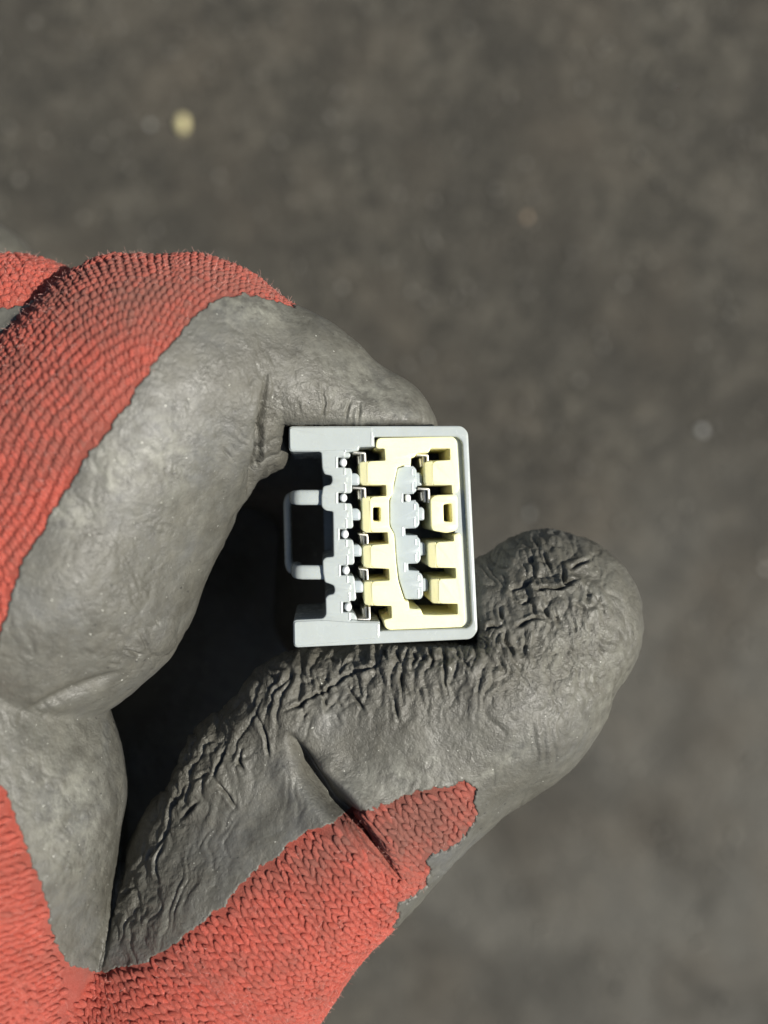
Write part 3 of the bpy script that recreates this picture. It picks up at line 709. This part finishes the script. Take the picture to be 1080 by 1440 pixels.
# stitches: a small yarn grain for every leg of every loop, laid along each limb
print('sub meshes', time.time()-_T0)
bv = BVHTree.FromPolygons(Vd.tolist(), F[knit_f].tolist())
def grain():
    bm = bmesh.new(); rings = []; n = 6
    for t, r in ((-.82, .5), (-.35, .95), (.35, .95), (.82, .5)):
        rings.append([bm.verts.new((t, r*math.cos(a), r*math.sin(a))) for a in np.linspace(0, 2*math.pi, n, endpoint=False)])
    e0, e1 = bm.verts.new((-1, 0, 0)), bm.verts.new((1, 0, 0))
    for i in range(n):
        j = (i+1) % n; bm.faces.new((e0, rings[0][j], rings[0][i])); bm.faces.new((e1, rings[-1][i], rings[-1][j]))
        for a, b in zip(rings, rings[1:]):
            bm.faces.new((a[i], a[j], b[j])); bm.faces.new((a[i], b[j], b[i]))
    bm.verts.index_update()
    V_ = np.array([v.co[:] for v in bm.verts]); F_ = np.array([[v.index for v in f.verts] for f in bm.faces]); bm.free(); return V_, F_
GRV, GRF = grain()
ST_P, ST_T, ST_N, ST_L, ST_W = [], [], [], [], []
hits_for_fuzz = []
def lay(axis, R, a0, a1, du, dv, refdir, rnear, name, rib=False):
    """axis: list of points (units); rays from outside towards the axis"""
    A = [np.array(p[:3]) for p in axis]; L = [0]
    for a, b in zip(A, A[1:]): L.append(L[-1]+np.linalg.norm(b-a))
    def frame(s):
        k = max(j for j in range(len(A)-1) if L[j] <= s); t = (s-L[k])/(L[k+1]-L[k]); c = A[k]+(A[k+1]-A[k])*t
        def dirat(q):
            q = min(max(q, 0), L[-1]-1e-3); kk = max(j for j in range(len(A)-1) if L[j] <= q); return (A[kk+1]-A[kk])/np.linalg.norm(A[kk+1]-A[kk])
        tg = sum(dirat(s+o)*(1-abs(o)/131) for o in np.linspace(-130, 130, 53)); tg /= np.linalg.norm(tg)
        e1 = np.array(refdir, float); e1 -= tg*(e1@tg); e1 /= np.linalg.norm(e1); return c, tg, e1, np.cross(tg, e1)
    s = 1.0; last = None; row = 0
    while s < L[-1]-1:
        c, tg, e1, e2 = frame(s)
        hs = []
        for an in (-1.5, -1.2, -.9, -.6, -.3, 0, .3, .6, .9, 1.2, 1.5):
            d = e1*math.cos(an)+e2*math.sin(an); h = bv.ray_cast(Vector(c+d*R), Vector(-d), R); hs.append(None if h[0] is None else np.array(h[0]))
        if last is not None:
            g = [np.linalg.norm(a-b) for a, b in zip(hs, last) if a is not None and b is not None]
            g = [x_ for x_ in g if x_ < 2.2*du]
            if g and max(g) < du: s += .8; continue
        last = hs
        for sd in (1, -1):
            an = (0.0 if sd > 0 else -dv/rnear)+(0 if rib else (row % 2)*.5*dv/rnear)
            while a0 < an < a1:
                d = e1*math.cos(an)+e2*math.sin(an); o = c+d*R
                h = bv.ray_cast(Vector(o), Vector(-d), R)
                if h[0] is None: an += sd*dv/rnear; continue
                hp = np.array(h[0]); nrm = np.array(h[1]); rl = max(np.linalg.norm(hp-c), 60); cosn = nrm@d
                an += sd*dv/rl*max(cosn, .35)
                if cosn < -.2: continue
                if to_px(hp[None])[0, 0] < -130: continue
                ax = tg-nrm*(tg@nrm); ax /= np.linalg.norm(ax); bt = np.cross(nrm, ax)
                sl = (.55 if rib else .20*(1 if row % 2 else -1))+rng.normal(0, .13)
                dirv = bt*math.cos(sl)+ax*math.sin(sl)
                p = hp+bt*rng.normal(0, 1.0)+ax*rng.normal(0, .8)
                ST_P.append(p); ST_T.append(dirv+nrm*(.16+rng.normal(0, .06))); ST_N.append(nrm); ST_L.append(dv*(.52 if rib else .78)*rng.uniform(.85, 1.15)); ST_W.append(du*(.60 if rib else .50)*rng.uniform(.86, 1.16))
        row += 1
        s += du*.4 if last is not None else du
ixA = [C(-60, 1000, -60, 1), C(78, 790, -60, 1), C(150, 640, -65, 1), C(235, 545, -80, 1), C(330, 545, -95, 1), C(460, 590, -120, 1)]
lay(ixA, 420, -2.0, 2.0, 6.8, 13.5, (-.6, .55, .6), 190, 'index', True)
thA = [C(-260, 1600, -140, 1), C(20, 1500, -140, 1), C(190, 1420, -150, 1), C(330, 1245, -150, 1), C(455, 1155, -150, 1), C(565, 1070, -150, 1), C(690, 962, -152, 1)]
lay(thA, 520, -2.1, 2.2, 8.8, 15.0, (.35, -.5, .8), 195, 'thumb')
miA = [C(-120, 900, -240, 1), C(-60, 720, -200, 1), C(20, 535, -165, 1), C(180, 550, -260, 1)]
lay(miA, 300, -1.8, 1.8, 9.5, 14.5, (-.1, .5, .85), 165, 'middle', True)
paA = [C(-160, 820, -40, 1), C(-60, 1130, -40, 1), C(-80, 1400, -60, 1), C(-150, 1560, -100, 1)]
n_before = len(ST_P)
lay(paA, 420, -1.6, 1.6, 8.8, 15.0, (-.5, 0, .85), 225, 'palm')
n_web = len(ST_P)
lay([C(20, 1600, -330, 1), C(70, 1430, -330, 1), C(110, 1290, -330, 1)], 340, -.9, .9, 8.8, 15.0, (0, 0, 1), 200, 'web')
SP = np.array(ST_P); ST = np.array(ST_T); SN = np.array(ST_N); SL = np.array(ST_L); SW = np.array(ST_W)
# one layer only: each limb keeps the stitches that lie on its own skin, and only where the knit is bare
lab = limb_of(SP); rm = red_mask(SP, lab, SN)
src = np.zeros(len(SP), int)
ncount = []
for e_ in (-.75, .75):
    rm &= red_mask(SP+ST*(SL*e_)[:, None], lab, SN)
keep = rm.copy()
keep[n_before:n_web] &= (lab[n_before:n_web] == 1); pw = to_px(SP[n_web:]); keep[n_web:] &= (pw[:, 0] > 0) & (pw[:, 0] < 190) & (pw[:, 1] > 1330)
pq = to_px(SP[:n_before]); keep[:n_before] &= (lab[:n_before] != 1) | ((pq[:, 0] > 15) & (pq[:, 1] > 1325))
# crossing patches: drop a grain that sits almost on top of an earlier one
cellz = {}; ok = np.zeros(len(SP), bool)
for i in np.nonzero(keep)[0]:
    q = SP[i]; key = tuple((q//5).astype(int)); bad = False
    for a in (-1, 0, 1):
        for b in (-1, 0, 1):
            for c_ in (-1, 0, 1):
                for j in cellz.get((key[0]+a, key[1]+b, key[2]+c_), ()):
                    if ((SP[j]-q)**2).sum() < 17: bad = True
    if not bad: ok[i] = True; cellz.setdefault(key, []).append(i)
SP, ST, SN, SL, SW = SP[ok], ST[ok], SN[ok], SL[ok], SW[ok]
ST /= np.linalg.norm(ST, axis=1)[:, None]; SB = np.cross(SN, ST); SB /= np.linalg.norm(SB, axis=1)[:, None]; SU = np.cross(ST, SB)
GVs = (SP+SN*.4)[:, None]+GRV[None, :, 0, None]*(ST*SL[:, None])[:, None]+GRV[None, :, 1, None]*(SB*SW[:, None])[:, None]+GRV[None, :, 2, None]*(SU*SW[:, None]*1.05)[:, None]
gq = GVs.reshape(-1, 3); gq = gq+np.stack([perlin(gq/4.5+11), perlin(gq/4.5+31), perlin(gq/4.5+51)], 1)*1.1; GVs = gq
GFs = (GRF[None]+(np.arange(len(SP))*len(GRV))[:, None, None]).reshape(-1, 3)
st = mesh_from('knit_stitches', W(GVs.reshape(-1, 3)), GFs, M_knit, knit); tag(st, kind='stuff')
def near_attr(P, src_attr):
    # value of a skin attribute for loose points, from their place in the drawing
    global Q, V, nv
    Qs, Vs = Q, V; Q = to_px(P); V = P
    isI_ = (limb_of(P) == 0).astype(float)
    k = np.clip(.95*blob(600, 1160, 110, 75, -25)+.45*blob(430, 1215, 150, 45, -36)+.35*blob(190, 1370, 120, 22)+.75*isI_*blob(230, 410, 200, 60)+.5*isI_*blob(80, 560, 150, 150)+.35*perlin(P/50+70)+.12*rng.normal(size=len(P)), 0, 1)
    Q, V = Qs, Vs; return k
gk = np.repeat(near_attr(SP, None), len(GRV)); t = st.data.attributes.new('grime', 'FLOAT', 'POINT'); t.data.foreach_set('value', gk.astype(np.float32))
# loose fibres standing off the knit
FV, FF = [], []; b0 = 0
sel = rng.choice(len(SP), 13000)
for i in sel:
    p = SP[i]+SN[i]*3; d = SN[i]*rng.uniform(.0, .35)+rng.normal(0, .5, 3); d /= np.linalg.norm(d); c = rng.normal(0, .9, 3)
    ln = rng.uniform(3, 8); w = rng.uniform(.16, .28); u = np.cross(d, c); u /= np.linalg.norm(u)+1e-9; v_ = np.cross(d, u)
    ring0 = None; n = 5
    for k in range(n):
        t_ = k/(n-1); q = p+d*ln*t_+c*ln*.5*t_*t_; ww = w*(1-.6*t_)
        FV += [q+u*ww, q-u*.5*ww+v_*.87*ww, q-u*.5*ww-v_*.87*ww]
        if k:
            a = b0+3*(k-1)
            for m in range(3):
                m2 = (m+1) % 3; FF += [(a+m, a+m2, a+3+m2), (a+m, a+3+m2, a+3+m)]
    b0 += 3*n
M_fuzz = mat_plain('red_fibre', (.80, .42, .36), .9, var=.3, scale=200)
fz = mesh_from('knit_fuzz', W(np.array(FV)), np.array(FF), M_fuzz, knit); tag(fz, kind='stuff')
print('verts', nv, 'stitches', len(SP), time.time()-_T0)
